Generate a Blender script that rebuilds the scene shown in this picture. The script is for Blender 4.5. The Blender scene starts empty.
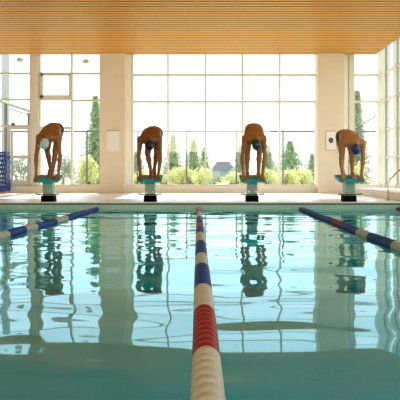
import bpy, bmesh, math, random
import numpy as np
from mathutils import Vector, Matrix, noise as mnoise

random.seed(7)
np.random.seed(7)
S = bpy.context.scene
C = S.collection

# ------------------------------------------------------------------ camera
CAM_Z = 0.63
F = 650.0                      # focal length in pixels of a 400 px frame
cam_d = bpy.data.cameras.new('camera')
cam = bpy.data.objects.new('camera', cam_d)
C.objects.link(cam)
cam.location = (0, 0, CAM_Z)
cam.rotation_euler = (math.pi / 2, 0, 0)
cam_d.sensor_width = 36.0
cam_d.lens = 36.0 * F / 400.0
cam_d.shift_x = 2.0 / 400
cam_d.shift_y = -22.0 / 400
cam_d.clip_start = 0.05
cam_d.clip_end = 2000
S.camera = cam

# ------------------------------------------------------------------ sky, sun, lights, exposure
W = bpy.data.worlds.new('sky')
S.world = W
W.use_nodes = True
nt = W.node_tree
nt.nodes.clear()
w_out = nt.nodes.new('ShaderNodeOutputWorld')
w_bg = nt.nodes.new('ShaderNodeBackground')
w_tc = nt.nodes.new('ShaderNodeTexCoord')
w_sep = nt.nodes.new('ShaderNodeSeparateXYZ')
w_ramp = nt.nodes.new('ShaderNodeValToRGB')
nt.links.new(w_tc.outputs['Generated'], w_sep.inputs[0])
nt.links.new(w_sep.outputs['Z'], w_ramp.inputs[0])
nt.links.new(w_ramp.outputs[0], w_bg.inputs[0])
nt.links.new(w_bg.outputs[0], w_out.inputs[0])
e = w_ramp.color_ramp.elements
e[0].position = 0.0
e[0].color = (0.97, 0.975, 0.95, 1)
e[1].position = 0.55
e[1].color = (0.72, 0.84, 0.98, 1)
m_ = w_ramp.color_ramp.elements.new(0.14)
m_.color = (0.87, 0.94, 0.99, 1)
w_bg.inputs[1].default_value = 2.5

sun_d = bpy.data.lights.new('sun', 'SUN')
sun_d.energy = 7.0
sun_d.color = (1.0, 0.95, 0.87)
sun_d.angle = math.radians(0.8)
sun = bpy.data.objects.new('sun', sun_d)
C.objects.link(sun)
sun.location = (0, 60, 50)
sun.rotation_euler = Vector((0.02, -1.0, -0.80)).to_track_quat('-Z', 'Y').to_euler()


def area(name, loc, target, sx, sy, power, color):
    d = bpy.data.lights.new(name, 'AREA')
    d.shape = 'RECTANGLE'
    d.size, d.size_y = sx, sy
    d.energy = power
    d.color = color
    o = bpy.data.objects.new(name, d)
    C.objects.link(o)
    o.location = loc
    o.rotation_euler = (Vector(target) - Vector(loc)).to_track_quat('-Z', 'Y').to_euler()
    return o


# added warm fill for piers and swimmers, from behind and above the camera
area('warm_fill', (0, -10.5, 4.2), (0, 14, 1.8), 14, 3.0, 1850, (1.0, 0.86, 0.63))

S.view_settings.view_transform = 'Standard'
S.view_settings.look = 'None'
S.view_settings.exposure = 0.0
S.view_settings.gamma = 1.0
S.view_settings.use_curve_mapping = False
S.render.engine = 'CYCLES'
S.cycles.max_bounces = 12
S.cycles.transparent_max_bounces = 24
S.cycles.use_denoising = True

# ------------------------------------------------------------------ materials


def mat(name, col, rough=0.5, metal=0.0, spec=0.5, coat=0.0):
    m = bpy.data.materials.new(name)
    m.use_nodes = True
    b = m.node_tree.nodes['Principled BSDF']
    b.inputs['Base Color'].default_value = (*col, 1)
    b.inputs['Roughness'].default_value = rough
    b.inputs['Metallic'].default_value = metal
    b.inputs['Specular IOR Level'].default_value = spec
    b.inputs['Coat Weight'].default_value = coat
    return m


def noisy(m, col_a, col_b, scale=8.0, stretch=(1, 1, 1), bump=0.0, detail=4.0):
    """mix two colours of the material itself by object-space noise"""
    t = m.node_tree
    b = t.nodes['Principled BSDF']
    tc = t.nodes.new('ShaderNodeTexCoord')
    mp = t.nodes.new('ShaderNodeMapping')
    mp.inputs['Scale'].default_value = stretch
    nz = t.nodes.new('ShaderNodeTexNoise')
    nz.inputs['Scale'].default_value = scale
    nz.inputs['Detail'].default_value = detail
    mx = t.nodes.new('ShaderNodeMix')
    mx.data_type = 'RGBA'
    mx.inputs[6].default_value = (*col_a, 1)
    mx.inputs[7].default_value = (*col_b, 1)
    t.links.new(tc.outputs['Object'], mp.inputs[0])
    t.links.new(mp.outputs[0], nz.inputs['Vector'])
    t.links.new(nz.outputs['Fac'], mx.inputs[0])
    t.links.new(mx.outputs[2], b.inputs['Base Color'])
    if bump:
        bp = t.nodes.new('ShaderNodeBump')
        bp.inputs['Strength'].default_value = bump
        bp.inputs['Distance'].default_value = 0.01
        t.links.new(nz.outputs['Fac'], bp.inputs['Height'])
        t.links.new(bp.outputs[0], b.inputs['Normal'])
    return m


def tiled(name, tile, grout, w, h, rough, axes=('X', 'Y'), mortar=0.006, coat=0.0, vary=0.06):
    m = mat(name, tile, rough, coat=coat)
    t = m.node_tree
    b = t.nodes['Principled BSDF']
    tc = t.nodes.new('ShaderNodeTexCoord')
    sp = t.nodes.new('ShaderNodeSeparateXYZ')
    cb = t.nodes.new('ShaderNodeCombineXYZ')
    br = t.nodes.new('ShaderNodeTexBrick')
    br.offset = 0.0
    br.inputs['Color1'].default_value = (*tile, 1)
    br.inputs['Color2'].default_value = (*[c * (1 - vary) for c in tile], 1)
    br.inputs['Mortar'].default_value = (*grout, 1)
    br.inputs['Scale'].default_value = 1.0
    br.inputs['Mortar Size'].default_value = mortar
    br.inputs['Brick Width'].default_value = w
    br.inputs['Row Height'].default_value = h
    t.links.new(tc.outputs['Object'], sp.inputs[0])
    t.links.new(sp.outputs[axes[0]], cb.inputs['X'])
    t.links.new(sp.outputs[axes[1]], cb.inputs['Y'])
    t.links.new(cb.outputs[0], br.inputs['Vector'])
    t.links.new(br.outputs['Color'], b.inputs['Base Color'])
    return m


def leaf_mat(name, a, b_):
    m = bpy.data.materials.new(name)
    m.use_nodes = True
    t = m.node_tree
    t.nodes.clear()
    o = t.nodes.new('ShaderNodeOutputMaterial')
    d = t.nodes.new('ShaderNodeBsdfDiffuse')
    tr = t.nodes.new('ShaderNodeBsdfTranslucent')
    mx = t.nodes.new('ShaderNodeMixShader')
    mx.inputs[0].default_value = 0.5
    tc = t.nodes.new('ShaderNodeTexCoord')
    nz = t.nodes.new('ShaderNodeTexNoise')
    nz.inputs['Scale'].default_value = 3.0
    cm = t.nodes.new('ShaderNodeMix')
    cm.data_type = 'RGBA'
    cm.inputs[6].default_value = (*a, 1)
    cm.inputs[7].default_value = (*b_, 1)
    t.links.new(tc.outputs['Object'], nz.inputs['Vector'])
    t.links.new(nz.outputs['Fac'], cm.inputs[0])
    t.links.new(cm.outputs[2], d.inputs[0])
    t.links.new(cm.outputs[2], tr.inputs[0])
    t.links.new(d.outputs[0], mx.inputs[1])
    t.links.new(tr.outputs[0], mx.inputs[2])
    t.links.new(mx.outputs[0], o.inputs[0])
    return m


def schlick(t, base, span):
    """Fresnel reflectance, the same from both sides of a thin sheet"""
    lw = t.nodes.new('ShaderNodeLayerWeight')
    lw.inputs[0].default_value = 0.5
    pw = t.nodes.new('ShaderNodeMath')
    pw.operation = 'POWER'
    pw.inputs[1].default_value = 5.0
    ma = t.nodes.new('ShaderNodeMath')
    ma.operation = 'MULTIPLY_ADD'
    ma.inputs[1].default_value = span
    ma.inputs[2].default_value = base
    t.links.new(lw.outputs['Facing'], pw.inputs[0])
    t.links.new(pw.outputs[0], ma.inputs[0])
    return ma.outputs[0]


def glass_mat():
    m = bpy.data.materials.new('window_glass')
    m.use_nodes = True
    t = m.node_tree
    t.nodes.clear()
    o = t.nodes.new('ShaderNodeOutputMaterial')
    tr = t.nodes.new('ShaderNodeBsdfTransparent')
    tr.inputs[0].default_value = (0.97, 0.985, 0.98, 1)
    gl = t.nodes.new('ShaderNodeBsdfGlossy')
    gl.inputs['Roughness'].default_value = 0.02
    mx = t.nodes.new('ShaderNodeMixShader')
    t.links.new(schlick(t, .022, .5), mx.inputs[0])
    t.links.new(tr.outputs[0], mx.inputs[1])
    t.links.new(gl.outputs[0], mx.inputs[2])
    t.links.new(mx.outputs[0], o.inputs[0])
    return m


def water_mat():
    m = bpy.data.materials.new('pool_water')
    m.use_nodes = True
    t = m.node_tree
    t.nodes.clear()
    o = t.nodes.new('ShaderNodeOutputMaterial')
    tr = t.nodes.new('ShaderNodeBsdfTransparent')
    tr.inputs[0].default_value = (0.08, 0.86, 0.94, 1)
    gl = t.nodes.new('ShaderNodeBsdfGlossy')
    gl.inputs['Roughness'].default_value = 0.025
    gl.inputs[0].default_value = (.64, .92, .98, 1)
    mx = t.nodes.new('ShaderNodeMixShader')
    t.links.new(schlick(t, .02, .98), mx.inputs[0])
    t.links.new(tr.outputs[0], mx.inputs[1])
    t.links.new(gl.outputs[0], mx.inputs[2])
    t.links.new(mx.outputs[0], o.inputs[0])
    return m


def skin_mat(name, a, b_):
    m = mat(name, a, 0.42, spec=0.5)
    noisy(m, a, b_, 9.0, bump=0.04)
    return m


M = {}
M['plaster'] = noisy(mat('cream_plaster', (.78, .69, .54), .75), (.80, .71, .56), (.75, .65, .50), 1.6, (1, 1, 3))
M['curb'] = noisy(mat('peach_plaster', (.88, .81, .68), .6), (.90, .83, .70), (.83, .75, .61), 2.2)
M['frame'] = mat('window_paint', (.74, .71, .61), .4)
M['white_frame'] = mat('white_window_paint', (.86, .85, .78), .4)
M['glass'] = glass_mat()
M['water'] = water_mat()
M['deck'] = tiled('deck_tile', (.92, .92, .91), (.80, .80, .79), .3, .3, .28, mortar=.005)
M['pool_tile'] = tiled('pale_green_pool_tile', (.38, .62, .53), (.30, .50, .43), .125, .125, .3, axes=('X', 'Z'), mortar=.004)
M['pool_tile_side'] = tiled('pale_green_side_tile', (.38, .62, .53), (.30, .50, .43), .125, .125, .3, axes=('Y', 'Z'), mortar=.004)
M['pool_floor'] = tiled('turquoise_floor_tile', (.015, .46, .50), (.015, .40, .44), .25, .25, .4, mortar=.01)
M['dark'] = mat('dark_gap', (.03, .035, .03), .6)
M['wood'] = noisy(mat('honey_wood', (.66, .36, .11), .38, spec=.22), (.84, .375, .062), (.68, .28, .042), 2.0, (.25, 6, 6), detail=6)
M['wood_edge'] = mat('shaded_board_edge', (.13, .05, .012), .7, spec=.2)  # shade of the ceiling gaps, put into the edge colour
M['wood_back'] = mat('ceiling_void', (.16, .07, .02), .7)
M['teal'] = noisy(mat('teal_grit_top', (.02, .18, .18), .7, spec=.2), (.025, .20, .20), (.015, .15, .15), 30)
M['teal_edge'] = mat('teal_plastic_edge', (.001, .40, .42), .45, spec=.2)
M['pedestal'] = mat('pale_green_fibreglass', (.32, .48, .42), .4)
M['black'] = mat('black_base', (.004, .005, .005), .8, spec=.05)
M['steel'] = mat('brushed_steel', (.62, .62, .58), .25, 1.0)
M['grey_metal'] = mat('grey_painted_metal', (.12, .14, .14), .5)
M['bar_grey'] = mat('dark_step_bar', (.05, .065, .06), .6)
M['canopy'] = mat('pale_grey_steel', (.34, .37, .36), .5)
M['white_disc'] = mat('ivory_disc_plastic', (.47, .44, .34), .42, spec=.35)
M['blue_disc'] = mat('blue_disc_plastic', (.012, .045, .22), .5, spec=.25)
M['red_disc'] = mat('red_disc_plastic', (.26, .012, .010), .45, spec=.3)
M['cable'] = mat('cable_steel', (.3, .3, .3), .4, 1.0)
M['blue_crate'] = mat('blue_crate_plastic', (.007, .045, .23), .4)
M['wood_pallet'] = mat('pale_pallet_wood', (.55, .45, .32), .7)
M['paper'] = mat('white_paper', (.86, .83, .77), .7)
M['poster_frame'] = mat('tan_poster_frame', (.50, .40, .26), .5)
M['ink'] = mat('dark_grey_ink', (.06, .07, .09), .7)
M['trunks'] = mat('black_swim_fabric', (.012, .014, .02), .6)
M['skin1'] = skin_mat('tan_skin', (.39, .15, .040), (.31, .11, .026))
M['skin2'] = skin_mat('brown_skin', (.30, .105, .026), (.235, .077, .017))
M['skin3'] = skin_mat('light_brown_skin', (.41, .162, .043), (.325, .122, .031))
M['skin4'] = skin_mat('warm_tan_skin', (.52, .225, .075), (.42, .17, .055))
M['eye'] = mat('eye_dark', (.03, .02, .015), .2)
M['lip'] = mat('lip', (.33, .11, .08), .5)
M['cap_white'] = noisy(mat('pale_aqua_cap', (.62, .78, .76), .35), (.70, .82, .80), (.50, .72, .72), 10)
M['cap_black'] = mat('black_cap', (.012, .016, .022), .3)
M['cap_green'] = mat('dark_teal_cap', (.012, .06, .06), .3)
M['cap_blue'] = mat('royal_blue_cap', (.015, .055, .24), .32)
M['grass'] = noisy(mat('dry_grass', (.50, .50, .20), .9), (.46, .43, .20), (.36, .37, .15), .25)
M['bark'] = mat('grey_brown_bark', (.16, .12, .09), .9)
M['needle'] = leaf_mat('dark_needles', (0.326, 0.424, 0.265), (0.482, 0.569, 0.363))
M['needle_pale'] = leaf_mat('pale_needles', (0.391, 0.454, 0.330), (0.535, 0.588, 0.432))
M['leaf'] = leaf_mat('yellow_green_leaf', (0.600, 0.636, 0.312), (0.840, 0.804, 0.456))
M['leaf_grey'] = leaf_mat('grey_green_leaf', (0.319, 0.365, 0.274), (0.425, 0.455, 0.350))
M['roof'] = mat('grey_shingle', (.13, .13, .14), .9)
M['siding'] = mat('pale_siding', (.40, .42, .43), .8)
M['house_glass'] = mat('house_window', (.20, .30, .38), .2)
M['lamp_grey'] = mat('lamp_housing', (.55, .52, .42), .5)
M['lens'] = mat('lamp_lens', (.75, .74, .66), .2)

# ------------------------------------------------------------------ helpers


def tag(o, label=None, cat=None, group=None, kind=None):
    if label:
        o['label'] = label
    if cat:
        o['category'] = cat
    if group:
        o['group'] = group
    if kind:
        o['kind'] = kind
    return o


def empty(name, loc=(0, 0, 0), label=None, cat=None, group=None, rz=0):
    o = bpy.data.objects.new(name, None)
    o.empty_display_size = 0.1
    C.objects.link(o)
    o.location = loc
    o.rotation_euler = (0, 0, rz)
    return tag(o, label, cat, group)


class MB:
    def __init__(self):
        self.bm = bmesh.new()

    def box(self, x0, x1, y0, y1, z0, z1):
        v = [self.bm.verts.new(p) for p in ((x0, y0, z0), (x1, y0, z0), (x1, y1, z0), (x0, y1, z0),
                                            (x0, y0, z1), (x1, y0, z1), (x1, y1, z1), (x0, y1, z1))]
        for f in ((0, 3, 2, 1), (4, 5, 6, 7), (0, 1, 5, 4), (1, 2, 6, 5), (2, 3, 7, 6), (3, 0, 4, 7)):
            self.bm.faces.new([v[i] for i in f])
        return self

    def prism(self, pts, ext):
        """polygon of 3-D points pushed along the vector ext"""
        ext = Vector(ext)
        a = [self.bm.verts.new(p) for p in pts]
        b = [self.bm.verts.new(Vector(p) + ext) for p in pts]
        n = len(pts)
        self.bm.faces.new(a[::-1])
        self.bm.faces.new(b)
        for i in range(n):
            self.bm.faces.new((a[i], a[(i + 1) % n], b[(i + 1) % n], b[i]))
        return self

    def tube(self, pts, r, n=10, cap=True):
        pts = [Vector(p) for p in pts]
        rr = r if isinstance(r, (list, tuple)) else [r] * len(pts)
        rings = []
        ref = None
        for i, p in enumerate(pts):
            t = (pts[min(i + 1, len(pts) - 1)] - pts[max(i - 1, 0)]).normalized()
            if ref is None:
                ref = t.orthogonal().normalized()
            ref = (ref - t * ref.dot(t)).normalized()
            bn = t.cross(ref)
            rings.append([self.bm.verts.new(p + (ref * math.cos(2 * math.pi * k / n) + bn * math.sin(2 * math.pi * k / n)) * rr[i])
                          for k in range(n)])
        for a, b in zip(rings, rings[1:]):
            for k in range(n):
                self.bm.faces.new((a[k], a[(k + 1) % n], b[(k + 1) % n], b[k]))
        if cap:
            self.bm.faces.new(rings[0][::-1])
            self.bm.faces.new(rings[-1])
        return self

    def lathe_y(self, prof, n=28):
        """profile of (y, r) turned about the Y axis, closed loop"""
        rings = [[self.bm.verts.new((r * math.cos(2 * math.pi * k / n), y, r * math.sin(2 * math.pi * k / n))) for k in range(n)]
                 for y, r in prof]
        m = len(rings)
        for i in range(m):
            a, b = rings[i], rings[(i + 1) % m]
            for k in range(n):
                self.bm.faces.new((a[k], a[(k + 1) % n], b[(k + 1) % n], b[k]))
        return self

    def build(self, name, material, parent=None, bevel=0.0, smooth=False):
        bm = self.bm
        bmesh.ops.recalc_face_normals(bm, faces=bm.faces)
        if bevel:
            ed = [x for x in bm.edges if len(x.link_faces) == 2 and x.calc_face_angle(0) > 0.6]
            bmesh.ops.bevel(bm, geom=ed, offset=bevel, segments=2, affect='EDGES', profile=.6)
        me = bpy.data.meshes.new(name)
        bm.to_mesh(me)
        bm.free()
        me.materials.append(material)
        if smooth:
            for p in me.polygons:
                p.use_smooth = True
        o = bpy.data.objects.new(name, me)
        C.objects.link(o)
        if parent:
            o.parent = parent
        return o


def struct(name, mb, material, parent=None, bevel=0, label=None):
    o = mb.build(name, material, parent, bevel)
    if parent is None:
        o['kind'] = 'structure'
    if label:
        o['label'] = label
    return o


def raw_mesh(name, verts, faces, material, parent=None, smooth=False):
    me = bpy.data.meshes.new(name)
    me.from_pydata(verts, [], faces)
    me.update()
    me.materials.append(material)
    if smooth:
        me.polygons.foreach_set('use_smooth', [True] * len(me.polygons))
    o = bpy.data.objects.new(name, me)
    C.objects.link(o)
    if parent:
        o.parent = parent
    return o


def copy_tree(o, parent=None):
    c = o.copy()
    C.objects.link(c)
    if parent:
        c.parent = parent
    for ch in list(o.children):
        copy_tree(ch, c)
    return c


# ------------------------------------------------------------------ the setting
DECK = 0.15
END = 13.0            # pool end wall
WALL = 20.8           # glazed end wall of the hall
RX = 5.89             # glazed right wall
LX = -9.0
TOP = 5.6
PL, PR = -8.0, 5.25   # pool sides
PXM = F / WALL        # pixels per metre at the far wall


def wx(px):
    return (px - 198) / PXM


def wz(py):
    return CAM_Z + (178 - py) / PXM


struct('floor', MB().box(LX, RX + .2, END - .03, WALL + .25, DECK - .025, DECK), M['deck'])
struct('floor_side', MB().box(PR - .03, RX + .2, -6, END - .03, DECK - .03, DECK), M['deck'])
struct('wall_pool_end', MB().box(LX, RX + .2, END + .0, END + .3, -1.6, DECK - .055), M['pool_tile'])
struct('trim_1', MB().box(PL, PR, END + .012, END + .3, DECK - .055, DECK - .025), M['dark'])
struct('wall_pool_right', MB().box(PR, PR + .3, -6, END, -1.6, DECK - .03), M['pool_tile_side'])
struct('wall_pool_left', MB().box(PL - .3, PL, -6, END, -1.6, DECK - .03), M['pool_tile_side'])
struct('floor_left', MB().box(LX, PL + .03, -6, END - .03, DECK - .03, DECK), M['deck'])
struct('floor_pool', MB().box(PL - .3, PR + .3, -6, END + .3, -1.75, -1.6), M['pool_floor'])
struct('wall_left', MB().box(LX - .2, LX, -12.2, WALL + .25, -.2, TOP), M['plaster'])
struct('wall_back', MB().box(LX - .2, RX + .3, -12.4, -12.2, -.2, TOP), M['plaster'])
struct('floor_back', MB().box(LX, RX + .2, -12.2, -6, DECK - .03, DECK), M['deck'])

# rippled water surface
nx, ny = 380, 800
xs = np.linspace(PL, PR, nx)
ys = 0.5 + (END - 0.5) * (np.linspace(0, 1, ny) ** 1.25)
ys = np.concatenate([np.linspace(-6, 0.4, 50), ys])
ny = len(ys)
X, Y = np.meshgrid(xs, ys)
Z = np.zeros_like(X)
rng = np.random.RandomState(11)
for lam, slope, n, spread in ((2.6, .0095, 5, .7), (1.5, .0080, 6, .8), (.85, .0055, 8, .9), (.48, .0075, 10, .9), (.27, .0060, 10, .9)):
    for i in range(n):
        L = lam * rng.uniform(.8, 1.25)
        a = rng.normal(0, spread * .5)
        kx, ky = math.sin(a) * 2 * math.pi / L, math.cos(a) * 2 * math.pi / L
        amp = slope / math.sqrt(n) * L / (2 * math.pi) * 1.414
        Z += amp * np.sin(kx * X + ky * Y + rng.uniform(0, 6.28))
vs = np.stack([X, Y, Z], -1).reshape(-1, 3)
idx = np.arange(nx * ny).reshape(ny, nx)
fs = np.stack([idx[:-1, :-1], idx[:-1, 1:], idx[1:, 1:], idx[1:, :-1]], -1).reshape(-1, 4)
wo = raw_mesh('pool_water', vs.tolist(), fs.tolist(), M['water'], smooth=True)
tag(wo, kind='structure')

# ceiling of honey coloured boards
CZ, CY1, CX1 = 4.525, 20.55, 5.60
mb = MB()
pitch = 0.215
y = CY1
while y > -12:
    mb.box(LX, CX1, y - pitch + .055, y, CZ, CZ + .10)
    y -= pitch
ceil = struct('ceiling', mb, M['wood'])
ceil.data.materials.append(M['wood_edge'])          # edges coloured dark to paint in the shade between boards
for p in ceil.data.polygons:
    if abs(p.normal.y) > .9:
        p.material_index = 1
b_ = MB().box(LX, CX1, -12.1, CY1, CZ + .105, CZ + .2).build('ceiling_board', M['wood_back'], ceil)
struct('roof_slab', MB().box(LX - .2, RX + .3, -12.4, WALL + .3, TOP, TOP + .25), M['plaster'])

# columns of the end wall
struct('wall_pier_left', MB().box(wx(99.5) * 20.35 / 20.8, wx(125.5) * 20.35 / 20.8, 20.35, WALL + .2, DECK, TOP), M['plaster'], bevel=.012)
struct('wall_pier_right', MB().box(wx(318) * 20.35 / 20.8, wx(344.5) * 20.35 / 20.8, 20.35, WALL + .2, DECK, TOP), M['plaster'], bevel=.012)

# low curb under the glazing, in the three bays
SILL = wz(186.3)
CUY = WALL - .22
pl0, pl1 = wx(99.5) * 20.35 / 20.8, wx(125.5) * 20.35 / 20.8
pr0, pr1 = wx(318) * 20.35 / 20.8, wx(344.5) * 20.35 / 20.8
for n_, (a, b) in enumerate(((LX, pl0), (pl1, pr0), (pr1, RX))):
    struct('trim_%d' % (n_ + 2), MB().box(a, b, CUY, WALL + .2, DECK, SILL - .03).box(a, b, CUY - .04, WALL + .2, SILL - .03, SILL), M['curb'])


def far_window(name, x0, x1, z0, z1, verts, trans, side=.05, extra=None, mul=.055, material='frame'):
    """frame in the far wall; verts / trans are the mullion and transom centres"""
    y0, y1 = WALL - .06, WALL + .1
    mb = MB()
    mb.box(x0, x0 + side, y0, y1, z0, z1).box(x1 - side, x1, y0, y1, z0, z1)
    mb.box(x0 + side, x1 - side, y0, y1, z0, z0 + .06).box(x0 + side, x1 - side, y0, y1, z1 - .06, z1)
    for v in verts:
        mb.box(v - mul / 2, v + mul / 2, y0, y1, z0 + .06, z1 - .06)
    for t in trans:
        a, b = x0 + side, x1 - side
        th = .06
        if isinstance(t, tuple):
            t, a, b, th = t
        mb.box(a, b, y0 + .01, y1 - .01, t - th / 2, t + th / 2)
    if extra:
        extra(mb, y0, y1)
    fr = struct(name, mb, M[material])
    g = MB().box(x0 + side * .5, x1 - side * .5, WALL + .02, WALL + .028, z0 + .03, z1 - .03)
    g.build('glass', M['glass'], fr)
    return fr


# window_1: left bay with the door frame; window_2: casement bay; window_3: wide middle; window_4: right bay
far_window('window_1', LX, wx(32), SILL, TOP, [wx(9.5) - 1.9, wx(9.5) - 3.0], [wz(73.5), wz(99.5), wz(126)], side=.06)
door = MB()
for a, b, c, d in ((wx(8), wx(11.3), SILL + .06, wz(127)), (wx(29.0), wx(31.8) - .0, SILL + .06, wz(127)),
                   (wx(11.3), wx(29.0), SILL + .06, SILL + .2), (wx(11.3), wx(29.0), wz(129.5), wz(127)), (wx(11.3), wx(29.0), wz(158.6), wz(155.6))):
    door.box(a, b, WALL - .09, WALL - .02, c, d)
dr = struct('door_1', door, M['frame'])
MB().box(wx(30.1), wx(30.7), WALL - .15, WALL - .09, wz(163), wz(158)).build('handle', M['steel'], dr)
MB().box(wx(12.5), wx(16), WALL - .16, WALL - .09, wz(125.8), wz(123.2)).build('door_closer', M['grey_metal'], dr)
struct('trim_5', MB().box(wx(32), wx(39.3), WALL - .16, WALL + .12, SILL, TOP), M['frame'], bevel=.01)


def casement(mb, y0, y1):
    a, b = wx(39.3) + .05, wx(70)
    z0, z1 = wz(98.5), wz(74)
    for p, q, r, s in ((a, a + .09, z0, z1), (b - .02, b + .05, z0, z1), (a, b, z0, z0 + .1), (a, b, z1 - .07, z1)):
        mb.box(p, q, y0 - .04, y0, r, s)
    mb.box((a + b) / 2 - .07, (a + b) / 2 + .07, y0 - .07, y0 - .04, z0 + .03, z0 + .07)


far_window('window_2', wx(39.3), pl0, SILL, TOP, [wx(72)], [wz(73.5), (wz(98.8), wx(39.3), wx(72), .09), (wz(100.5), wx(72), pl0 - .05, .06), (wz(128), wx(39.3), wx(72), .08)],
           extra=casement)
far_window('window_3', wx(131), wx(318.3), SILL, TOP, [wx(168), wx(205.5), wx(242.3), wx(279.7)], [wz(75), wz(101.7)], side=.085)
struct('trim_6', MB().box(pl1, wx(131), WALL - .1, WALL + .12, SILL, TOP), M['white_frame'])
struct('trim_7', MB().box(pr1, wx(347.6), WALL - .1, WALL + .12, SILL, TOP), M['white_frame'])
struct('trim_8', MB().box(wx(348.2), wx(352.6), WALL - .14, WALL + .12, SILL, TOP), M['frame'])
far_window('window_4', wx(352.6), RX - .02, SILL, TOP, [], [wz(75), wz(101.7)], side=.05)

# right glazed wall: one window per bay
bay = 1.2
yb = 20.70
n_ = 5
zt = [wz(75), wz(101.7), wz(131), wz(158)]
while yb > -11:
    bay = .45 if n_ == 5 else 1.15
    y0, y1 = yb - bay, yb
    mb = MB()
    mb.box(RX - .15, RX + .1, y0 - .03, y0 + .03, DECK, TOP)
    for z in [SILL + .03] + zt + [TOP - .05]:
        mb.box(RX - .05, RX + .08, y0 + .03, y1 - .03, z - .035, z + .035)
    mb.box(RX - .06, RX + .08, y0 + .03, y1 - .03, DECK, SILL)
    fr = struct('window_%d' % n_, mb, M['white_frame'])
    MB().box(RX - .055, RX - .004, y0 - .045, y0 - .031, DECK, TOP).build('gasket', M['canopy'], fr)
    MB().box(RX + .0, RX + .008, y0 + .02, y1 - .02, SILL, TOP - .03).build('glass', M['glass'], fr)
    yb -= bay
    n_ += 1
struct('trim_9', MB().box(RX - .16, RX + .12, 20.70, WALL + .12, DECK, TOP), M['white_frame'])

# slanting cream bench curb along the right wall
struct('trim_10', MB().prism([(4.86, 20.5, DECK), (4.20, 13.5, DECK), (RX - .06, 13.5, DECK), (RX - .06, 20.5, DECK)], (0, 0, .17)), M['curb'], bevel=.015)

# ground outside
struct('ground', MB().box(-260, 260, WALL + .3, 700, -.3, 0.0), M['grass'])
struct('ground_side', MB().box(RX + .3, 260, -60, WALL + .3, -.3, 0.0), M['grass'])

# ------------------------------------------------------------------ outdoors


def conifer(loc, h, r, label, seed, m='needle', n_whorl=None):
    rnd = random.Random(seed)
    h *= 1.08
    root = empty('conifer_tree', loc, label, 'tree', 'trees beyond the glass wall')
    MB().tube([(0, 0, 0), (.02, 0, h * .5), (0, 0, h)], [h * .017, h * .011, .005], 8).build('trunk', M['bark'], root)
    v, f = [], []
    nb = int(105 * h)
    r *= 1.5
    for i in range(nb):
        t = ((i + rnd.random()) / nb) ** 1.15
        z = h * (.04 + .95 * t)
        a = i * 2.39996 + rnd.uniform(-.3, .3)
        L = (r * (1 - t) ** .9 + .04) * rnd.choice((.55, .8, 1.0, 1.15)) * rnd.uniform(.85, 1.1)
        d = Vector((math.cos(a), math.sin(a), 0))
        sd = Vector((-d.y, d.x, 0))
        lift = rnd.uniform(-.05, .22)
        ns = max(3, int(L / .10))
        for s in range(ns):
            u = (s + rnd.random()) / ns
            p = Vector((0, 0, z)) + d * L * u + Vector((0, 0, -.35 * L * u * u + lift * L * u))
            for sg in (-1, 0, 1):
                ln = rnd.uniform(.12, .26) * (1.15 - .5 * u)
                q = p + d * ln * .7 + sd * sg * ln * .7 + Vector((0, 0, rnd.uniform(-.10, .07)))
                w_ = Vector((rnd.uniform(-.02, .02), rnd.uniform(-.02, .02), .03))
                k = len(v)
                v += [p - w_ * .6, (p + q) / 2 + w_, q, (p + q) / 2 - w_]
                f.append((k, k + 1, k + 2, k + 3))
    raw_mesh('foliage', [tuple(x) for x in v], f, M[m], root)
    return root


def leafy(loc, rx, ry, h, label, seed, m='leaf', n=1500, cat='shrub', name='leafy_shrub', base=.0, size=.09, group='shrubs beyond the glass wall'):
    rnd = random.Random(seed)
    root = empty(name, loc, label, cat, group)
    stems = MB()
    cl = []
    for i in range(9):
        a = rnd.random() * 6.28
        q = rnd.random() ** .5 * .75
        top = Vector((math.cos(a) * rx * q, math.sin(a) * ry * q, base + (h - base) * rnd.uniform(.45, .88)))
        cl.append((top, rnd.uniform(.3, .48)))
        stems.tube([(0, 0, 0), (top.x * .4, top.y * .4, top.z * .5), top], [.03, .02, .006], 6)
    stems.build('stem', M['bark'], root)
    v, f = [], []
    for i in range(n):
        c, q = cl[rnd.randrange(len(cl))]
        d = Vector((rnd.gauss(0, 1), rnd.gauss(0, 1), rnd.gauss(0, 1))).normalized() * rnd.random() ** .4
        p = c + Vector((d.x * rx * q * 1.2, d.y * ry * q * 1.2, d.z * (h - base) * q * .75))
        p.z = max(p.z, .04)
        u = Vector((rnd.gauss(0, 1), rnd.gauss(0, 1), rnd.gauss(0, 1))).normalized()
        w_ = u.orthogonal().normalized()
        s = size * rnd.uniform(.6, 1.3)
        k = len(v)
        v += [p - u * s, p + w_ * s * .5, p + u * s, p - w_ * s * .5]
        f.append((k, k + 1, k + 2, k + 3))
    raw_mesh('foliage', [tuple(x) for x in v], f, M[m], root)
    return root


def at(px, Y):
    return ((px - 198) * Y / F, Y, 0)


def ht(py, Y):
    return CAM_Z + (178 - py) * Y / F


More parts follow.
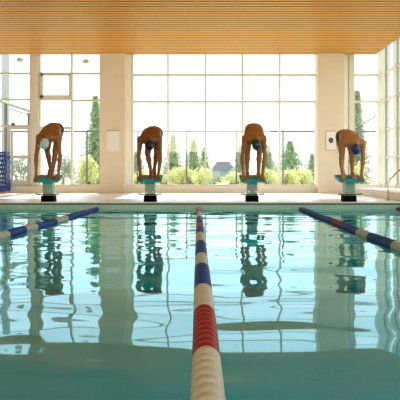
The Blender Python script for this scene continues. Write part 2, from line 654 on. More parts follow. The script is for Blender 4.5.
conifer(at(95.5, 42), ht(102, 42), .95, 'tall dark spruce beside the left pier in the casement window', 1)
conifer(at(173, 49), ht(138, 49), .95, 'spruce left of the first outdoor rail post, tallest in the middle window', 2)
conifer(at(193.5, 42), ht(143, 42), .80, 'slim spruce between the first outdoor rail post and the next mullion', 3)
conifer(at(204, 55), ht(150, 55), .75, 'small spruce right behind the mullion beside the far house', 4)
conifer(at(290, 44), ht(144, 44), 1.35, 'broad spruce between the third swimmer and the right pier', 5)
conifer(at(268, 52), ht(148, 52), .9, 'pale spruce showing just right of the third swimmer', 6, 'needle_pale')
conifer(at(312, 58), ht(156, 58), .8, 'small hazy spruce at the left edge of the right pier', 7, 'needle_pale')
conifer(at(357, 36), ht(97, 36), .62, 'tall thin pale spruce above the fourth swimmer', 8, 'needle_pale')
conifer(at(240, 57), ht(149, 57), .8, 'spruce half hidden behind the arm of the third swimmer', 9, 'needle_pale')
conifer(at(137, 44), ht(152, 44), .7, 'small spruce left of the second swimmer by the white reveal', 10, 'needle_pale')

leafy(at(88, 36), .65, .6, ht(160, 36), 'round yellow green shrub at the foot of the tall spruce', 21, n=1400)
for i, (px, Y, top, rx, m, lab) in enumerate((
        (62, 38, 158, .9, 'leaf_grey', 'grey green shrub seen between the first swimmer and the mullion'),
        (22, 34, 154, 1.1, 'leaf_grey', 'grey green bush filling the lower pane of the glazed door'),
        (141, 36, 168, .8, 'leaf', 'yellow shrub left of the second swimmer'),
        (164, 37, 167, .7, 'leaf', 'yellow shrub right of the second swimmer under the spruces'),
        (182, 38, 165, .8, 'leaf', 'yellow shrub in front of the first outdoor rail post'),
        (201, 37, 166, .8, 'leaf', 'yellow shrub below the small spruce beside the house'),
        (232, 50, 170, .9, 'leaf', 'low yellow shrub right of the far house'),
        (268, 35, 164, .7, 'leaf', 'yellow shrub right of the hand of the third swimmer'),
        (285, 33, 168, .7, 'leaf', 'yellow shrub in front of the broad spruce trunk'),
        (300, 34, 165, .8, 'leaf', 'yellow shrub between the broad spruce and the right pier'),
        (352, 32, 160, .6, 'leaf', 'yellow shrub behind the legs of the fourth swimmer'),
        (214, 60, 176.5, .8, 'leaf_grey', 'low grey bush in front of the far house'))):
    leafy(at(px, Y), rx, rx * .8, ht(top + (3.0 if m == 'leaf' else 0), Y), lab, 40 + i, m, n=700)

# far house
HY = 200
hx0, _, _ = at(211, HY)
hx1, _, _ = at(236, HY)
hs = empty('house', ((hx0 + hx1) / 2, HY, 0), 'small pale house with grey roof far off behind the middle window', 'house')
hw = (hx1 - hx0) / 2
MB().box(-hw * .92, hw * .92, 0, 7, 0, ht(169, HY)).build('wall', M['siding'], hs)
zr0, zr1 = ht(170, HY), ht(161, HY)
mbr = MB()
mbr.prism([(-hw, -.6, zr0), (-hw * .55, 3.5, zr1), (-hw * .55, 3.5, zr1 - .01), (-hw, 7.6, zr0)], (0, 0, .001)) if False else None
mbr = MB()
vv = [mbr.bm.verts.new(p) for p in ((-hw, -.6, zr0), (hw, -.6, zr0), (hw, 7.6, zr0), (-hw, 7.6, zr0), (-hw * .5, 3.5, zr1), (hw * .5, 3.5, zr1))]
for q in ((0, 3, 2, 1), (0, 1, 5, 4), (1, 2, 5), (2, 3, 4, 5), (3, 0, 4)):
    mbr.bm.faces.new([vv[i] for i in q])
mbr.build('roof', M['roof'], hs)
MB().box(-hw * .25, hw * .35, -.06, .02, .4, ht(171, HY)).build('window', M['house_glass'], hs)

# outdoor rail with tall posts, 5 m beyond the glass
RY = 25.8
rail = empty('outdoor_railing', at(198, RY), 'grey steel railing with tall posts standing outside the glass wall', 'railing')
rz = ht(131.4, RY)
MB().box(at(-60, RY)[0], at(379, RY)[0], -.03, .03, rz - .036, rz + .036).build('top_rail', M['grey_metal'], rail)
for px in (-40, 12, 87, 137.5, 186.6, 236.4, 283, 331, 378):
    X_ = at(px, RY)[0]
    MB().box(X_ - .032, X_ + .032, -.032, .032, 0, rz).build('post', M['grey_metal'], rail)

# outdoor canopy frame left
cn = empty('canopy_frame', at(0, 24), 'pale steel canopy frame sloping outside the top of the glazed door', 'canopy')
P = lambda px, py: (at(px, 24)[0] - at(0, 24)[0], 0, ht(py, 24))
MB().tube([P(-40, 88), P(30, 111)], .06, 8).build('sloping_beam', M['canopy'], cn)
MB().tube([P(-40, 94), P(30, 115)], .03, 8).build('lower_beam', M['canopy'], cn)
for px in (6, 29):
    MB().box(P(px, 0)[0] - .05, P(px, 0)[0] + .05, -.05, .05, 0, ht(103 if px < 20 else 113, 24)).build('post', M['grey_metal'], cn)

# square outdoor column left of the door
oc = empty('outdoor_column', at(5.5, 25), 'pale grey square column outside at the left edge, behind the canopy frame', 'column')
MB().box(-.12, .12, -.12, .12, 0, 5.4).build('shaft', M['siding'], oc, bevel=.01)
MB().box(-.17, .17, -.17, .17, 0, .12).build('foot', M['siding'], oc)

# outdoor stair handrail right
sr = empty('stair_handrail', at(378, 27), 'thin grey stair handrail sloping outside the right corner window', 'railing')
P = lambda px, py: (at(px, 27)[0] - at(378, 27)[0], 0, ht(py, 27))
MB().tube([P(359, 126), P(379, 114)], .03, 8).build('rail', M['grey_metal'], sr)
MB().tube([P(378, 114.6), (P(378, 0)[0], 0, 0)], .03, 8).build('post', M['grey_metal'], sr)
MB().tube([P(361, 125), (P(361, 0)[0], 0, 0)], .025, 8).build('post', M['grey_metal'], sr)

# ------------------------------------------------------------------ starting blocks
BY = 12.93            # front edge of the platforms
ZF, ZB = .622, .695   # top of the platform at front and at back
PD = .52
BLK = [(45.5, 'starting block under the swimmer in the pale aqua cap, nearest the blue crates'),
       (149.3, 'starting block under the swimmer in the black cap, second from the left'),
       (253.0, 'starting block under the swimmer in the dark teal cap, left of the broad spruce'),
       (352.0, 'starting block under the swimmer in the royal blue cap, nearest the steel handrail')]
SC = BY / F


def make_block():
    root = empty('starting_block', (0, BY, DECK))
    z = -DECK
    hw = .243
    top = MB()
    th = .012
    top.prism([(-hw, 0, ZF + z - th), (-hw, 0, ZF + z), (-hw, PD, ZB + z), (-hw, PD, ZB + z - th)], (2 * hw, 0, 0))
    top.build('platform_top', M['teal'], root)
    MB().prism([(-hw, .0, ZF + z - .085), (-hw, .0, ZF + z - th), (-hw, PD, ZB + z - th), (-hw, PD, ZB + z - .055)], (2 * hw, 0, 0)).build('platform_body', M['teal_edge'], root)
    # pedestal, tapered
    MB().prism([(-.10, .17, .10), (-.10, .42, .10), (-.10, .40, .46), (-.10, .14, .45)], (.20, 0, 0)).build('pedestal', M['pedestal'], root, bevel=.012)
    MB().box(-.125, .125, .13, .45, 0, .125).build('base', M['black'], root, bevel=.006)
    # low step bar with upturned ends
    MB().prism([(-.15, .13, .135), (-.15, .17, .135), (-.15, .17, .155), (-.15, .13, .155)], (.30, 0, 0)) \
        .prism([(-.15, .13, .135), (-.15, .17, .135), (-.235, .17, .147), (-.235, .13, .147)], (0, 0, .024)) \
        .prism([(.15, .13, .135), (.15, .17, .135), (.235, .17, .147), (.235, .13, .147)], (0, 0, .024)).build('step_bar', M['bar_grey'], root)
    for s in (-1, 1):
        MB().tube([(s * .07, .16, .20), (s * .07, .115, .20)], .012, 8).build('bolt', M['steel'], root)
    return root


proto = make_block()
for i, (px, lab) in enumerate(BLK):
    o = proto if i == 0 else copy_tree(proto)
    o.location = ((px - 198) * SC, BY, DECK)
    tag(o, lab, 'starting block', 'starting blocks along the pool edge')

# ------------------------------------------------------------------ swimmers (signed distance field, one continuous surface)


def surface_nets(val, org, h):
    sgn = val < 0
    nx, ny, nz = val.shape
    c = [sgn[i:nx - 1 + i, j:ny - 1 + j, k:nz - 1 + k] for i in (0, 1) for j in (0, 1) for k in (0, 1)]
    cnt = sum(x.astype(np.int8) for x in c)
    act = (cnt > 0) & (cnt < 8)
    ii, jj, kk = np.nonzero(act)
    vid = -np.ones(act.shape, np.int64)
    vid[ii, jj, kk] = np.arange(len(ii))
    acc = np.zeros((len(ii), 3))
    num = np.zeros(len(ii))
    corners = [(i, j, k) for i in (0, 1) for j in (0, 1) for k in (0, 1)]
    for a in range(8):
        for b in range(a + 1, 8):
            d = [corners[b][t] - corners[a][t] for t in range(3)]
            if sum(abs(t) for t in d) != 1:
                continue
            A = val[ii + corners[a][0], jj + corners[a][1], kk + corners[a][2]]
            B = val[ii + corners[b][0], jj + corners[b][1], kk + corners[b][2]]
            cr = (A < 0) != (B < 0)
            t = np.where(cr, A / np.where(cr, A - B, 1), 0)
            for ax in range(3):
                acc[:, ax] += np.where(cr, corners[a][ax] + t * d[ax], 0)
            num += cr
    acc /= num[:, None]
    V = (np.stack([ii, jj, kk], 1) + acc) * h + org
    faces = []
    for ax in range(3):
        sl0 = [slice(None)] * 3
        sl1 = [slice(None)] * 3
        sl0[ax] = slice(0, -1)
        sl1[ax] = slice(1, None)
        a, b = sgn[tuple(sl0)], sgn[tuple(sl1)]
        cr = a != b
        I = np.array(np.nonzero(cr)).T
        u, w = (ax + 1) % 3, (ax + 2) % 3
        ok = (I[:, u] > 0) & (I[:, w] > 0) & (I[:, u] < act.shape[u]) & (I[:, w] < act.shape[w])
        I = I[ok]
        neg = a[I[:, 0], I[:, 1], I[:, 2]]
        q = []
        for du, dw in ((-1, -1), (0, -1), (0, 0), (-1, 0)):
            J = I.copy()
            J[:, u] += du
            J[:, w] += dw
            q.append(vid[J[:, 0], J[:, 1], J[:, 2]])
        q = np.stack(q, 1)
        q[~neg] = q[~neg][:, ::-1]
        faces.append(q)
    Fc = np.concatenate(faces)
    Fc = Fc[(Fc >= 0).all(1)]
    return V, Fc


class Body:
    def __init__(self, lo, hi, h):
        self.h = h
        self.lo = np.array(lo)
        self.n = np.ceil((np.array(hi) - self.lo) / h).astype(int)
        self.val = np.full(self.n, .2, np.float32)

    def region(self, lo, hi, pad):
        a = np.clip(np.floor((np.array(lo) - pad - self.lo) / self.h).astype(int), 0, self.n)
        b = np.clip(np.ceil((np.array(hi) + pad - self.lo) / self.h).astype(int) + 1, 0, self.n)
        sl = tuple(slice(x, y) for x, y in zip(a, b))
        g = np.meshgrid(*[self.lo[t] + self.h * np.arange(a[t], b[t]) for t in range(3)], indexing='ij')
        return sl, np.stack(g, -1)

    def _join(self, sl, d, k, sub=False):
        v = self.val[sl]
        if sub:
            d = -d
            hh = np.clip(.5 - .5 * (v - d) / k, 0, 1)
            self.val[sl] = v * (1 - hh) + d * hh + k * hh * (1 - hh)
        else:
            hh = np.clip(.5 + .5 * (v - d) / k, 0, 1)
            self.val[sl] = v * (1 - hh) + d * hh - k * hh * (1 - hh)

    def cone(self, a, b, ra, rb, k=.02, sub=False):
        a, b = np.array(a, float), np.array(b, float)
        r = max(ra, rb)
        sl, p = self.region(np.minimum(a, b) - r, np.maximum(a, b) + r, k + .03)
        ba = b - a
        L2 = max(ba @ ba, 1e-9)
        t = np.clip(((p - a) @ ba) / L2, 0, 1)
        d = np.linalg.norm(p - a - t[..., None] * ba, axis=-1) - (ra + (rb - ra) * t)
        self._join(sl, d, k, sub)

    def chain(self, pts, rs, k=.02):
        for i in range(len(pts) - 1):
            self.cone(pts[i], pts[i + 1], rs[i], rs[i + 1], k)

    def ell(self, c, R, axes, k=.02, sub=False):
        """axes: three orthonormal rows, R: radii along them"""
        c = np.array(c, float)
        R = np.array(R, float)
        m = R.max()
        sl, p = self.region(c - m, c + m, k + .03)
        q = (p - c) @ np.array(axes).T
        k0 = np.linalg.norm(q / R, axis=-1)
        k1 = np.linalg.norm(q / (R * R), axis=-1)
        self._join(sl, np.where(k1 > 1e-6, k0 * (k0 - 1) / np.maximum(k1, 1e-6), -R.min()), k, sub)


def unit(v):
    v = np.array(v, float)
    return v / np.linalg.norm(v)


V3 = lambda *a: np.array(a, float)


def plat(y):
    return (ZB - ZF) * y / PD


def swimmer(px, label, skin, cap_m, cap_label, hip, sh, head, feet, hands, twist=0., sh_twist=0., roll=0.):
    """local frame: origin on the front edge of the platform; x right, y to the back, z up.
    hip / sh = centres (x,y,z); feet = [(x, rear?), (x, rear?)] for left / right; hands = x of left / right"""
    root = empty('swimmer', ((px - 198) * SC, BY, ZF), label, 'person', 'swimmers bent on the starting blocks')
    B = Body((-.40, -.22, -.12), (.42, .78, 1.28), .0055)
    hip, sh = np.array(hip), np.array(sh)
    lh = V3(math.cos(twist), math.sin(twist), roll)        # hip line direction
    ls = V3(math.cos(sh_twist), math.sin(sh_twist), 0)     # shoulder line direction
    up = V3(0, 0, 1)
    mid = hip * .5 + sh * .5 + V3(0, .0, .065)             # rounded back
    low = hip * .78 + sh * .22 + V3(0, -.0, .05)
    hi_ = hip * .2 + sh * .8 + V3(0, 0, .035)
    l_mid = unit(lh + ls)
    # torso
    for s in (-1, 1):
        B.chain([hip + lh * s * .066 + up * .012, low + lh * s * .056, mid + l_mid * s * .070, hi_ + ls * s * .090, sh + ls * s * .085],
                [.108, .095, .098, .098, .080], .05)
        B.cone(hip + lh * s * .066 + V3(0, .055, .020), hip + lh * s * .078 + V3(0, .03, -.05), .086, .085, .04)   # buttock
        B.cone(mid + l_mid * s * .11, sh + ls * s * .150 + up * .0, .07, .062, .05)                                 # side muscle of the back
        B.cone(hi_ + ls * s * .065 + up * .055, hi_ + ls * s * .11 + V3(0, -.04, .03), .045, .05, .03)             # shoulder blade
    B.chain([hip, low, mid, hi_, sh], [.11, .10, .105, .105, .085], .05)
    B.cone(low + up * .112, hi_ + up * .118, .010, .012, .03, sub=True)                                            # spine furrow
    # head and neck
    head = np.array(head)
    crown = unit(V3((head[0] - sh[0]) * .6, -.42, -.86))
    face = unit(V3(0, .86, -.42) - crown * (V3(0, .86, -.42) @ crown))
    side = np.cross(face, crown)
    side = side if side[0] > 0 else -side
    ax = [side, face, crown]
    B.cone(sh + V3(0, -.02, .01), head - crown * .06 - face * .02, .070, .057, .035)
    for s in (-1, 1):
        B.cone(sh + ls * s * .12 + up * .015, head - crown * .09 - face * .035, .045, .04, .04)                      # trapezius
    B.ell(head + crown * .012 - face * .012, (.083, .103, .102), ax, .02)
    B.ell(head - crown * .045 + face * .022, (.060, .072, .082), ax, .03)                                            # face and jaw
    B.ell(head - crown * .108 + face * .058, (.026, .024, .022), ax, .02)                                            # chin
    for s in (-1, 1):
        B.ell(head - crown * .012 + face * .094 + side * s * .031, (.017, .014, .012), ax, .012, sub=True)           # eye sockets
        B.ell(head - crown * .014 + face * .080 + side * s * .031, (.0125, .0125, .0125), ax, .004)                  # eyeballs
        B.cone(head + crown * .006 + face * .088 + side * s * .012, head + crown * .004 + face * .078 + side * s * .048, .008, .007, .012)
        B.ell(head - crown * .028 - face * .004 + side * s * .076, (.010, .020, .030), ax, .006)                     # ears
    B.chain([head - crown * .005 + face * .092, head - crown * .045 + face * .112], [.009, .013], .010)              # nose
    B.cone(head - crown * .074 + face * .087 - side * .016, head - crown * .074 + face * .087 + side * .016, .008, .008, .008)
    # arms
    for s, hxp in ((-1, hands[0]), (1, hands[1])):
        S0 = sh + ls * s * .184
        wr = V3(hxp, .030, .088)
        el = S0 * .5 + wr * .5 + V3(s * .036, .015, -.0)
        B.cone(sh + ls * s * .10, S0, .075, .062, .04)
        B.cone(S0 + up * .012 + ls * s * .004, S0 * .7 + el * .3 + ls * s * .004, .060, .050, .03)                      # deltoid
        B.chain([S0, S0 * .55 + el * .45, el], [.055, .047, .038], .02)
        B.chain([el, el * .72 + wr * .28, wr], [.039, .043, .026], .02)
        # hand: palm on the top edge, fingers folded over the front, thumb at the inner side
        kn = V3(hxp, -.010, .024)
        B.cone(wr, kn + V3(.020, .012, .006), .024, .017, .012)
        B.cone(wr, kn + V3(-.020, .012, .006), .024, .017, .012)
        B.cone(wr + V3(0, -.004, -.006), kn + V3(0, .014, .004), .024, .017, .012)
        for q, ln in ((-1.5, .82), (-.5, 1.0), (.5, 1.04), (1.5, .92)):
            qx = q if s < 0 else -q
            f0 = kn + V3(qx * .0195, .006, .002)
            f1 = V3(hxp + qx * .0205, -.015, .004 - .004 * ln)
            f2 = V3(hxp + qx * .0210, -.014, -.026 * ln)
            f3 = V3(hxp + qx * .0205, -.011, -.048 * ln)
            B.chain([f0, f1, f2, f3], [.0105, .0100, .0090, .0078], .003)
        t0 = wr + V3(-s * .016, .0, -.028)
        t1 = V3(hxp - s * .047, .012, .030)
        t2 = V3(hxp - s * .058, -.010, .011)
        t3 = V3(hxp - s * .060, -.013, -.016)
        B.chain([t0, t1, t2, t3], [.015, .0125, .0105, .0085], .005)
    # legs
    thigh = []
    for s, (fx, rear, kx) in ((-1, feet[0]), (1, feet[1])):
        H = hip + lh * s * .095 + V3(0, -.0, -.02)
        if rear:
            toe = V3(fx, .335, 0)
            ball = V3(fx, .365, plat(.365) + .030)
            ank = V3(fx, .468, plat(.45) + .135)
            heel = ank + V3(0, .045, -.035)
            bend = V3(0, -.17, 0)
        else:
            ball = V3(fx, .055, plat(.05) + .028)
            ank = V3(fx, .205, plat(.2) + .088)
            heel = V3(fx, .232, plat(.23) + .037)
            bend = V3(0, -.075, 0)
        kne = H * .48 + ank * .52 + bend + V3(kx, 0, 0)
        thigh.append((H, unit(kne - H)))
        B.chain([H, H * .6 + kne * .4 + V3(s * .004, .01, 0), H * .12 + kne * .88, kne], [.092, .083, .060, .056], .035)
        B.chain([kne, kne * .68 + ank * .32 + V3(0, .022, 0), kne * .30 + ank * .70 + V3(0, .008, 0), ank], [.053, .056, .039, .035], .02)
        B.cone(kne + V3(0, -.012, .01), kne + V3(0, -.012, -.02), .046, .042, .02)
        B.cone(ank, heel, .034, .034, .015)
        for o_ in (-.022, 0, .022):
            B.cone(ank + V3(o_ * .4, -.01, -.02), ball + V3(o_, 0, 0), .032, .023, .015)
        B.cone(heel, ball, .030, .024, .012)
        big = -s
        for q in range(5):
            xx = fx + big * (.034 - .0165 * q)
            ln = (.062, .060, .054, .047, .040)[q]
            rr = (.0135, .0100, .0095, .0090, .0085)[q]
            if rear:
                B.chain([ball + V3(xx - fx, -.01, -.006), V3(xx, ball[1] - ln * .55, plat(ball[1] - ln * .55) + rr + .005), V3(xx, ball[1] - ln, plat(ball[1] - ln) + rr)], [rr + .003, rr, rr], .004)
            else:
                B.chain([ball + V3(xx - fx, -.012, -.006), V3(xx, ball[1] - ln * .8, rr + .006), V3(xx, ball[1] - ln - .014, rr - .010)], [rr + .003, rr, rr * .95], .004)
    Vt, Fc = surface_nets(B.val, B.lo, B.h)
    me = bpy.data.meshes.new('swimmer_body')
    me.from_pydata(Vt.tolist(), [], Fc.tolist())
    me.update()
    me.materials.append(M[skin])
    me.materials.append(M['eye'])
    me.materials.append(M['lip'])
    # fair the surface a little
    bm = bmesh.new()
    bm.from_mesh(me)
    bmesh.ops.smooth_vert(bm, verts=bm.verts, factor=.5, use_axis_x=True, use_axis_y=True, use_axis_z=True)
    bmesh.ops.recalc_face_normals(bm, faces=bm.faces)
    bm.to_mesh(me)
    bm.free()
    me.polygons.foreach_set('use_smooth', [True] * len(me.polygons))
    nv = len(me.vertices)
    co = np.empty(nv * 3)
    me.vertices.foreach_get('co', co)
    co = co.reshape(-1, 3)
    nr = np.empty(nv * 3)
    me.vertices.foreach_get('normal', nr)
    nr = nr.reshape(-1, 3)
    Fq = np.array([tuple(p.vertices) for p in me.polygons])
    fc = co[Fq].mean(1)
    mi = np.zeros(len(Fq), int)
    for s in (-1, 1):
        mi[np.linalg.norm(fc - (head - crown * .014 + face * .092 + side * s * .031), axis=1) < .010] = 1
    q = fc - (head - crown * .074 + face * .094)
    mi[(np.abs(q @ side) < .022) & (np.abs(q @ crown) < .008) & (np.abs(q @ face) < .012)] = 2
    me.polygons.foreach_set('material_index', mi.tolist())
    body = bpy.data.objects.new('body', me)
    C.objects.link(body)
    body.parent = root

    def garment(name, vmask, off, material, lab=None):
        fm = vmask[Fq].all(1)
        used = np.unique(Fq[fm])
        remap = -np.ones(nv, int)
        remap[used] = np.arange(len(used))
        o = raw_mesh(name, (co[used] + nr[used] * off).tolist(), remap[Fq[fm]].tolist(), M[material], root, smooth=True)
        sd = o.modifiers.new('thickness', 'SOLIDIFY')
        sd.thickness = off + .003
        sd.offset = -1
        if lab:
            o['label'] = lab
        return o

    # trunks
    u = unit(low - hip + V3(0, 0, -.01))
    q = co - hip
    waist = (q @ u) < .075
    leg_ok = np.zeros(nv, bool)
    for (H, d), s in zip(thigh, (-1, 1)):
        sidem = ((co - hip) @ lh) * s >= 0
        leg_ok |= sidem & (((co - H) @ d) < .12)
    near = np.linalg.norm(q, axis=1) < .33
    garment('swim_trunks', waist & leg_ok & near, .006, 'trunks', 'black swim trunks')
    # cap
    q = co - head
    capm = (np.linalg.norm(q, axis=1) < .16) & ((q @ crown) - .62 * (q @ face) > -.045 + 0 * q[:, 0]) & ((q @ crown) > -.075) & ((q @ face) < .095)
    garment('swim_cap', capm, .005, cap_m, cap_label)
    return root


K = 1 / 49.6
swimmer(45.5, 'swimmer in the pale aqua cap bent over holding the block edge', 'skin1', 'cap_white', 'pale aqua swim cap',
        hip=(.095, .40, 1.01), sh=(.050, .055, .815), head=(-.005, -.055, .685),
        feet=[(-.01, True, -.03), (.09, False, .01)], hands=(-.190, .250), twist=-.22, sh_twist=.05)
swimmer(149.3, 'swimmer in the black cap bent over with one foot back', 'skin2', 'cap_black', 'black swim cap',
        hip=(.060, .40, .935), sh=(.005, .055, .775), head=(.01, -.055, .655),
        feet=[(.02, False, -.045), (.07, True, .02)], hands=(-.180, .180), twist=-.18, sh_twist=0)
swimmer(253.0, 'swimmer in the dark teal cap bent over with both feet apart', 'skin3', 'cap_green', 'dark teal swim cap',
        hip=(.050, .40, 1.0), sh=(.030, .055, .79), head=(.060, -.055, .665),
        feet=[(-.10, False, -.02), (.125, False, .015)], hands=(-.190, .195), twist=.12, sh_twist=-.03)
swimmer(352.0, 'swimmer in the royal blue cap bent over, hips swung to the side', 'skin4', 'cap_blue', 'royal blue swim cap',
        hip=(-.055, .40, .865), sh=(.030, .055, .71), head=(.060, -.055, .575),
        feet=[(-.09, True, -.03), (.055, False, .02)], hands=(-.185, .195), twist=.34, sh_twist=-.06)

# ------------------------------------------------------------------ lane ropes


def disc_mesh(name, material):
    mb = MB()
    R = .054
    mb.lathe_y([(-.038, .016), (-.036, .030), (-.030, .0405), (-.019, .047), (0, .050), (.019, .047), (.030, .0405), (.036, .030), (.038, .016), (.038, .010), (-.038, .010)], 30)
    o = mb.build(name, material)
    me = o.data
    bpy.data.objects.remove(o)
    return me


DM = {'w': disc_mesh('ivory_disc', M['white_disc']), 'b': disc_mesh('blue_disc', M['blue_disc']), 'r': disc_mesh('red_disc', M['red_disc'])}
DL = {'w': 'ivory float disc', 'b': 'blue float disc', 'r': 'red float disc'}


def lane_rope(label, path, bands, near, far, count=100, first=None):
    """path: list of (X, Y) from near to far; bands: list of (Y end, colour) from near"""
    root = empty('lane_rope', (path[-1][0], path[-1][1], 0), label, 'lane rope', 'floating lane ropes')
    ox, oy = path[-1]
    px_ = [p[0] for p in path]
    py_ = [p[1] for p in path]
    z0 = .012
    MB().tube([(x - ox, y - oy, z0) for x, y in path], .006, 6).build('cable', M['cable'], root)
    n = int((far - near) / .08)
    ys = [near + .04 + .08 * i for i in range(n)]
    if first is not None:
        ys_ind = [y for y in ys if y >= first][:count]
    else:
        ys_ind = ys[:count]
    ind = set(ys_ind)
    rest = {'w': [], 'b': [], 'r': []}
    for y in ys:
        col = next((c for e_, c in bands if y < e_), bands[-1][1])
        x = float(np.interp(y, py_, px_))
        x2 = float(np.interp(y + .04, py_, px_))
        rz = -math.atan2(x2 - x, .04)
        zz = z0 + .004 * math.sin(y * 2.1 + ox)
        if y in ind:
            d = bpy.data.objects.new('float_disc', DM[col])
            C.objects.link(d)
            d.parent = root
            d.location = (x - ox, y - oy, zz)
            d.rotation_euler = (0, random.uniform(0, .4), rz)
            d['label'] = DL[col]
        else:
            rest[col].append((x - ox, y - oy, zz, rz))
    if any(rest.values()):
        bm = bmesh.new()
        mats = []
        for ci, (c, lst) in enumerate(rest.items()):
            for x, y, z, r in lst:
                k = len(bm.faces)
                bm.from_mesh(DM[c])
                bm.verts.ensure_lookup_table()
                bm.faces.ensure_lookup_table()
                nvv = len(DM[c].vertices)
                bmesh.ops.transform(bm, matrix=Matrix.Translation((x, y, z)) @ Matrix.Rotation(r, 4, 'Z'), verts=bm.verts[-nvv:])
                for f in bm.faces[k:]:
                    f.material_index = ci
        me = bpy.data.meshes.new('float_run')
        bm.to_mesh(me)
        bm.free()
        for c in rest:
            me.materials.append(DM[c].materials[0])
        o = bpy.data.objects.new('float_run', me)
        C.objects.link(o)
        o.parent = root
        o['kind'] = 'stuff'
    # end fitting at the wall
    MB().tube([(0, -.10, z0), (0, -.06, z0), (0, .0, z0 + .01)], [.030, .034, .022], 12).build('end_float', M['red_disc'], root)
    MB().tube([(0, -.01, z0 + .01), (0, .03, z0 + .015)], .010, 8).build('wall_hook', M['steel'], root)
    return root


EW = END - .03
lane_rope('lane rope running straight away through the middle of the pool',
          [(.026, 1.0), (.029, 2.5), (.026, 5), (.022, EW)],
          [(2.28, 'w'), (3.01, 'r'), (3.55, 'w'), (4.43, 'b'), (5.02, 'w'), (6.0, 'b'), (6.88, 'w'), (7.75, 'b'), (8.5, 'r'), (9.7, 'b'), (10.9, 'w'), (13, 'r')],
          1.05, EW - .1)
lane_rope('lane rope crossing the left edge of the photo below the first block',
          [(-2.10, 2.0), (-2.09, 6.8), (-2.03, 9.5), (-2.0, EW)],
          [(7.08, 'w'), (7.72, 'b'), (8.18, 'w'), (9.25, 'b'), (10.0, 'w'), (13, 'b')], 2.05, EW - .1, first=5.0)
lane_rope('lane rope slanting to the right edge below the fourth block',
          [(1.66, 2.0), (1.78, 5.75), (1.86, 8.1), (2.04, EW)],
          [(5.92, 'w'), (6.83, 'b'), (7.4, 'w'), (8.4, 'b'), (9.1, 'r'), (11.6, 'b'), (12.7, 'b'), (13, 'r')], 2.05, EW - .1, first=5.0)
lane_rope('lane rope whose red end only shows at the right edge of the pool wall',
          [(3.98, 11.2), (3.97, EW)], [(12.2, 'b'), (13, 'r')], 11.2, EW - .1)

# ------------------------------------------------------------------ steel handrail at right
hr = empty('handrail', (4.02, 13.75, DECK), 'bent steel handrail rising from the deck beside the cream bench', 'handrail')


def arc(p0, p1, p2, n=6):
    p0, p1, p2 = Vector(p0), Vector(p1), Vector(p2)
    return [p0 * (1 - t) ** 2 + p1 * 2 * t * (1 - t) + p2 * t * t for t in [i / n for i in range(n + 1)]]


pts = [(0, 0, 0), (0, 0, .30)] + arc((0, 0, .32), (0, 0, .42), (.08, .0, .49)) + arc((.24, 0, .64), (.36, 0, .76), (.46, .0, .62)) + [(.46, 0, .17)]
MB().tube(pts, .019, 12).build('rail', M['steel'], hr, smooth=True)
MB().tube([(0, 0, 0), (0, 0, .012)], .045, 14).build('floor_flange', M['steel'], hr)
MB().tube([(.46, 0, .17), (.46, 0, .182)], .045, 14).build('floor_flange', M['steel'], hr)

# ------------------------------------------------------------------ notices on the piers
n1 = empty('paper_notice', (wx(113) * 20.34 / 20.8, 20.35, wz(141.5)), 'blank pale paper sheet hanging from a clip bar on the left pier', 'notice')
MB().box(-.19, .19, -.010, -.003, -.33, .30).build('sheet', M['paper'], n1)
MB().box(-.20, .20, -.018, 0, .30, .335).build('clip_bar', M['poster_frame'], n1)
MB().tube([(-.03, -.008, .335), (0, -.008, .38), (.03, -.008, .335)], .006, 6).build('hanger', M['poster_frame'], n1)
n2 = empty('framed_notice', (wx(331) * 20.34 / 20.8, 20.35, wz(141.5)), 'white framed notice with a dark round mark on the right pier', 'notice')
MB().box(-.155, .155, -.012, -.004, -.29, .29).build('sheet', M['paper'], n2)
fr = MB()
for a, b, c, d in ((-.175, -.155, -.31, .31), (.155, .175, -.31, .31), (-.155, .155, -.31, -.29), (-.155, .155, .29, .31)):
    fr.box(a, b, -.022, 0, c, d)
fr.build('frame', M['poster_frame'], n2)
em = MB()
for k in range(3):
    em.tube([(.062 * math.cos(t) * (1 - .32 * k), -.0135, .012 + .075 * math.sin(t) * (1 - .32 * k)) for t in [6.283 * i / 20 + .3 * k for i in range(21)]], .011, 6)
em.build('emblem', M['ink'], n2)

# ------------------------------------------------------------------ blue crates, left
pal = empty('pallet', (-6.25, 20.22, DECK), 'low pale wooden pallet under the blue crates', 'pallet')
pm = MB()
for k in range(5):
    pm.box(-.36 + k * .146, -.25 + k * .146, -.22, .22, .045, .062)
pm.build('boards', M['wood_pallet'], pal)
for k in range(3):
    MB().box(-.36, .344, -.21 + k * .17, -.13 + k * .17, 0, .045).build('runner', M['wood_pallet'], pal)


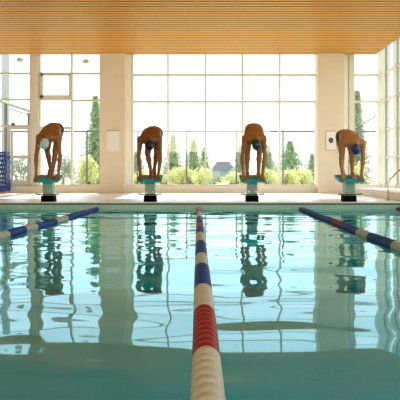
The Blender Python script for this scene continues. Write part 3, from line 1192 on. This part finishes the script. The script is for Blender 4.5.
def make_crate():
    root = empty('plastic_crate')
    w, d, h = .36, .21, .142
    MB().box(-w, w, -d, d, 0, .012).build('bottom', M['blue_crate'], root)
    for nm, horizontal, fix in (('front_wall', True, -d), ('back_wall', True, d - .016), ('end_wall', False, -w), ('end_wall', False, w - .016)):
        mb = MB()
        a0, a1 = (-w, w) if horizontal else (-d + .016, d - .016)
        n = 12 if horizontal else 6

        def seg(p, q, z0, z1):
            if horizontal:
                mb.box(p, q, fix, fix + .016, z0, z1)
            else:
                mb.box(fix, fix + .016, p, q, z0, z1)
        seg(a0, a1, .012, .035)
        seg(a0, a1, .105, h - .006)
        for i in range(n + 1):
            c = a0 + (a1 - a0) * i / n
            seg(max(a0, c - .020), min(a1, c + .020), .035, .105)
        mb.build(nm, M['blue_crate'], root)
    rim = MB()
    rim.box(-w - .012, w + .012, -d - .012, -d, h - .03, h - .006).box(-w - .012, w + .012, d, d + .012, h - .03, h - .006)
    rim.box(-w - .012, -w, -d, d, h - .03, h - .006).box(w, w + .012, -d, d, h - .03, h - .006)
    rim.build('rim', M['blue_crate'], root)
    return root


ords = ['bottom crate of the blue stack, resting on the pallet', 'second blue crate from the bottom of the stack', 'third blue crate from the bottom of the stack',
        'fourth blue crate from the bottom of the stack', 'middle blue crate of the nine in the stack', 'fourth blue crate from the top of the stack',
        'third blue crate from the top of the stack', 'second blue crate from the top of the stack', 'topmost blue crate of the stack at the left edge']
pc = make_crate()
for k in range(9):
    o = pc if k == 0 else copy_tree(pc)
    o.location = (-6.25 + random.uniform(-.012, .012), 20.22 + random.uniform(-.01, .01), DECK + .062 + k * .137)
    tag(o, ords[k], 'crate', 'stack of blue plastic crates')

# ------------------------------------------------------------------ two small floodlights under the ceiling edge, before the glass


def floodlight(px, py, lab, yaw):
    r = empty('floodlight', (wx(px) * 20.7 / 20.8, 20.68, wz(py)), lab, 'floodlight', 'floodlights before the left windows', yaw)
    MB().box(-.09, .09, -.05, .05, -.06, .06).build('housing', M['lamp_grey'], r, bevel=.012)
    MB().box(-.075, .075, -.058, -.05, -.045, .045).build('lens', M['lens'], r)
    MB().tube([(0, 0, .05), (0, .0, wz(73.5) * 0 + (CZ + .55 - wz(py)))], .008, 6).build('hanger', M['grey_metal'], r)
    return r


floodlight(20, 60.5, 'small floodlight hanging before the pane above the glazed door', .6)
floodlight(86, 62, 'small tan floodlight hanging before the pane beside the left pier', -.2)
